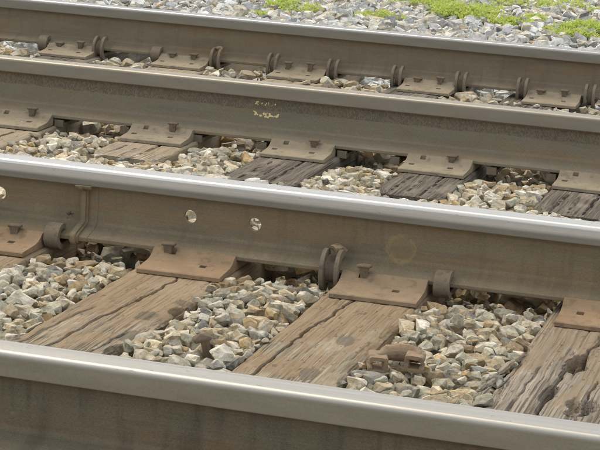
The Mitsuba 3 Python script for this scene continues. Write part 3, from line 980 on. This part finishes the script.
# stones caught on the rail feet
def caught(x, Y, y, z, s, seed, kind, lab, name='lodged_stone'):
    m0 = LOD_HI[seed]
    R = trimesh.transformations.euler_matrix(.5, .2, seed)[:3, :3]
    v = m0.vertices @ R.T * s + np.array([x, Y + y, z])
    whole(name, trimesh.Trimesh(v, m0.faces, process=False), 'stone', lab, 'stone', uv=np.tile([(kind + .5) / 8, .45], (len(v), 1)))


caught(-1.143, YC, -.040, .050, .027, 20, 6, 'brown stone lodged on the foot of the shiny rail behind the twin fins')
caught(-1.168, 0, -.790, -.012, .026, 7, 4, 'flat white stone chip lying between the loose spike and the straight split tie', 'stone_chip')
caught(-2.448, YA, -.044, .047, .022, 22, 6, 'brown stone lodged on a twin finned anchor of the rearmost rail')


# ------------------------------------------------------------------ loose hardware lying on the stones
def jaw(depth, side):
    """square C-shaped jaw seen end on, profile in (x, z), open towards side, running back along y"""
    o = sbox(-.019, -.017, .019, .017).buffer(-.006, 6).buffer(.006, 6)
    i = sbox(-.0105, -.0095, .0105, .0085).buffer(-.003, 6).buffer(.003, 6).union(sbox(0, -.0055, .03, .0045) if side > 0 else sbox(-.03, -.0055, 0, .0045))
    m = trimesh.creation.extrude_polygon(o.difference(i).buffer(.0012).buffer(-.0012), depth, engine='earcut')
    v = m.vertices
    q = trimesh.Trimesh(np.stack([v[:, 0], v[:, 2], v[:, 1]], -1), m.faces, process=False)
    q.fix_normals()
    return to_man(q)


def sweep_hull(path):
    out = None
    for a, b in zip(path[:-1], path[1:]):
        h = sphere_hull([a, b])
        out = h if out is None else out + h
    return out


kl = thing('loose_rail_anchor', 'loose rusty anchor with two square jaws lying on the stones beside the straight split tie', 'rail anchor')
A0 = np.array([LOOSE[0], LOOSE[1], -.010])


def put(man, rot, off):
    m = from_man(man.refine_to_length(.006))
    trimesh.smoothing.filter_taubin(m, iterations=6)
    m.apply_transform(trimesh.transformations.euler_matrix(*rot))
    m.apply_translation(off)
    return m


part(kl, 'jaw', put(jaw(.040, -1), (.10, .08, .35), A0 + (-.034, -.050, -.004)), 'loose_rust', smooth=40)
part(kl, 'jaw', put(jaw(.036, 1), (.06, .03, .10), A0 + (.032, -.032, .003)), 'loose_rust', smooth=40)
arch = sweep_hull([((-.038, -.030, .0105), .0075), ((-.028, -.004, .012), .0150), ((-.008, .010, .012), .0180), ((.014, .012, .012), .0175), ((.032, .004, .012), .0140), ((.036, -.014, .015), .0075)])
part(kl, 'bridge', put(arch, (0, 0, 0), A0), 'loose_rust', smooth=50)

m = from_man(m3.Manifold.batch_hull([m3.Manifold.cube((.016, .016, .002)).translate((-.008, -.008, -.002)), m3.Manifold.cube((.015, .015, .002)).translate((-.0075, -.0075, -.09))])
             + sphere_hull([((-.018, -.004, .001), .005), ((.008, -.006, .003), .005), ((-.018, .010, .001), .005), ((.008, .010, .003), .005), ((-.006, .002, .008), .005)]))
m.apply_transform(trimesh.transformations.euler_matrix(.16, -.20, .5))
whole('loose_spike', moved(m, -1.216, -.765, .010), 'spike_rust', 'old rusty spike with a broad head leaning in the stones by the near rail', 'spike', smooth=40)
# splinters of the decayed tie
rng = np.random.default_rng(8)


def splinter(x0, y0, x1, y1, w, th, seed):
    r = np.random.default_rng(seed)
    n = 22
    V, F = [], []
    for i in range(n):
        t = i / (n - 1)
        x, y = x0 + (x1 - x0) * t + r.normal() * .0008, y0 + (y1 - y0) * t
        ww = max(.0006, w * min(1, 3.2 * t + .05) * min(1, 2.2 * (1 - t) + .03) * r.uniform(.75, 1.2))
        z = TIE_TOP - .004 + .010 * math.sin(2.6 * t + seed) * .6
        tt = th * min(1, ww / w + .2)
        V += [[x - ww, y, z + r.normal() * .0008], [x - ww * .3, y, z + tt + r.normal() * .0008], [x + ww * .5, y, z + tt * .8], [x + ww, y, z - tt * .4], [x, y, z - tt]]
    for i in range(n - 1):
        for k in range(5):
            a_, b_ = i * 5 + k, i * 5 + (k + 1) % 5
            F += [[a_, b_, b_ + 5], [a_, b_ + 5, a_ + 5]]
    F += [[0, 2, 1], [0, 3, 2], [0, 4, 3]] + [[(n - 1) * 5 + q for q in t] for t in ([0, 1, 2], [0, 2, 3], [0, 3, 4])]
    q = trimesh.Trimesh(np.array(V), np.array(F), process=False)
    q.fix_normals()
    return q


for i, (x0, y0, x1, y1, w) in enumerate(((-.668, -.66, -.634, -.42, .007), (-.676, -.78, -.648, -.58, .006), (-.655, -.56, -.630, -.38, .005), (-.645, -.70, -.636, -.48, .006), (-.690, -.70, -.660, -.52, .0035), (-.684, -.86, -.652, -.70, .006))):
    part('wooden_tie_003', 'splinter', splinter(x0, y0, x1, y1, w, .004, i), 'wood_decayed', smooth=False, label='torn splinter along the left edge of the decayed tie')

# ------------------------------------------------------------------ weeds beyond the rails
def weed(cx, cy, rx, ry, n, hgt, seed):
    rng = np.random.default_rng(seed)
    V, F, U = [], [], []
    for _ in range(n):
        a, q = rng.uniform(0, 6.283), rng.uniform(0, 1) ** .6
        bx_, by_ = cx + 1.12 * rx * q * math.cos(a), cy + 1.12 * ry * q * math.sin(a)
        clump = meshkit.noise(np.array([bx_ * 11, by_ * 11, seed]), 2)
        if clump < .44 and rx > .08:
            continue
        h = .75 * hgt * (1.1 - .5 * q) * rng.uniform(.25, 1.0) * (.5 + clump)
        lean = rng.normal(size=2) * .5
        base = np.array([bx_ + lean[0] * h, by_ + lean[1] * h, -.10 + h])
        for _l in range(3):
            th, el = rng.uniform(0, 6.283), rng.uniform(-.2, 1.1)
            L, W = rng.uniform(.010, .024), rng.uniform(.004, .009)
            d = np.array([math.cos(th) * math.cos(el), math.sin(th) * math.cos(el), math.sin(el)])
            sd = np.cross(d, [0, 0, 1.0])
            sd /= np.linalg.norm(sd) + 1e-9
            o = len(V)
            up_ = np.cross(sd, d)
            V += [base, base + d * L * .5 + sd * W - up_ * W * .3, base + d * L, base + d * L * .5 - sd * W - up_ * W * .3]
            F += [[o, o + 1, o + 2], [o, o + 2, o + 3]]
            c = rng.random()
            U += [[c, rng.random()]] * 4
    return trimesh.Trimesh(np.array(V), np.array(F), process=False), np.array(U)


WEEDS = [(-2.95, 5.70, .13, .17, 800, .06, 'bright green weed patch at the top edge left of centre'), (-2.13, 6.12, .16, .24, 1300, .07, 'dense yellow green weed patch at the top edge right of centre'),
         (-1.85, 5.90, .09, .11, 330, .05, 'small sparse weed patch between two larger patches at the upper right'), (-1.775, 6.12, .05, .09, 240, .08, 'upright little weed tuft left of the largest patch at the upper right'),
         (-1.47, 5.82, .17, .22, 1300, .06, 'largest bright weed patch at the right edge by the rearmost rail'), (-2.48, 5.66, .12, .10, 220, .05, 'thin pale weed sprout on the stones at the top centre'),
         (-2.33, 6.50, .30, .16, 800, .05, 'flat green growth at the very top edge'),
         (-3.02, 5.34, .05, .05, 90, .035, 'tiny weed just behind the rearmost rail left of centre'), (-1.85, 6.95, .4, .2, 900, .05, 'thin weeds at the top edge near the right corner')]
for i, (cx, cy, rx, ry, n, h, lab) in enumerate(WEEDS):
    m, u = weed(cx, cy, rx, ry, n, h, 40 + i)
    whole('weed_patch', m, 'leaf', lab, 'weed', 'weeds on the far ballast', uv=u)
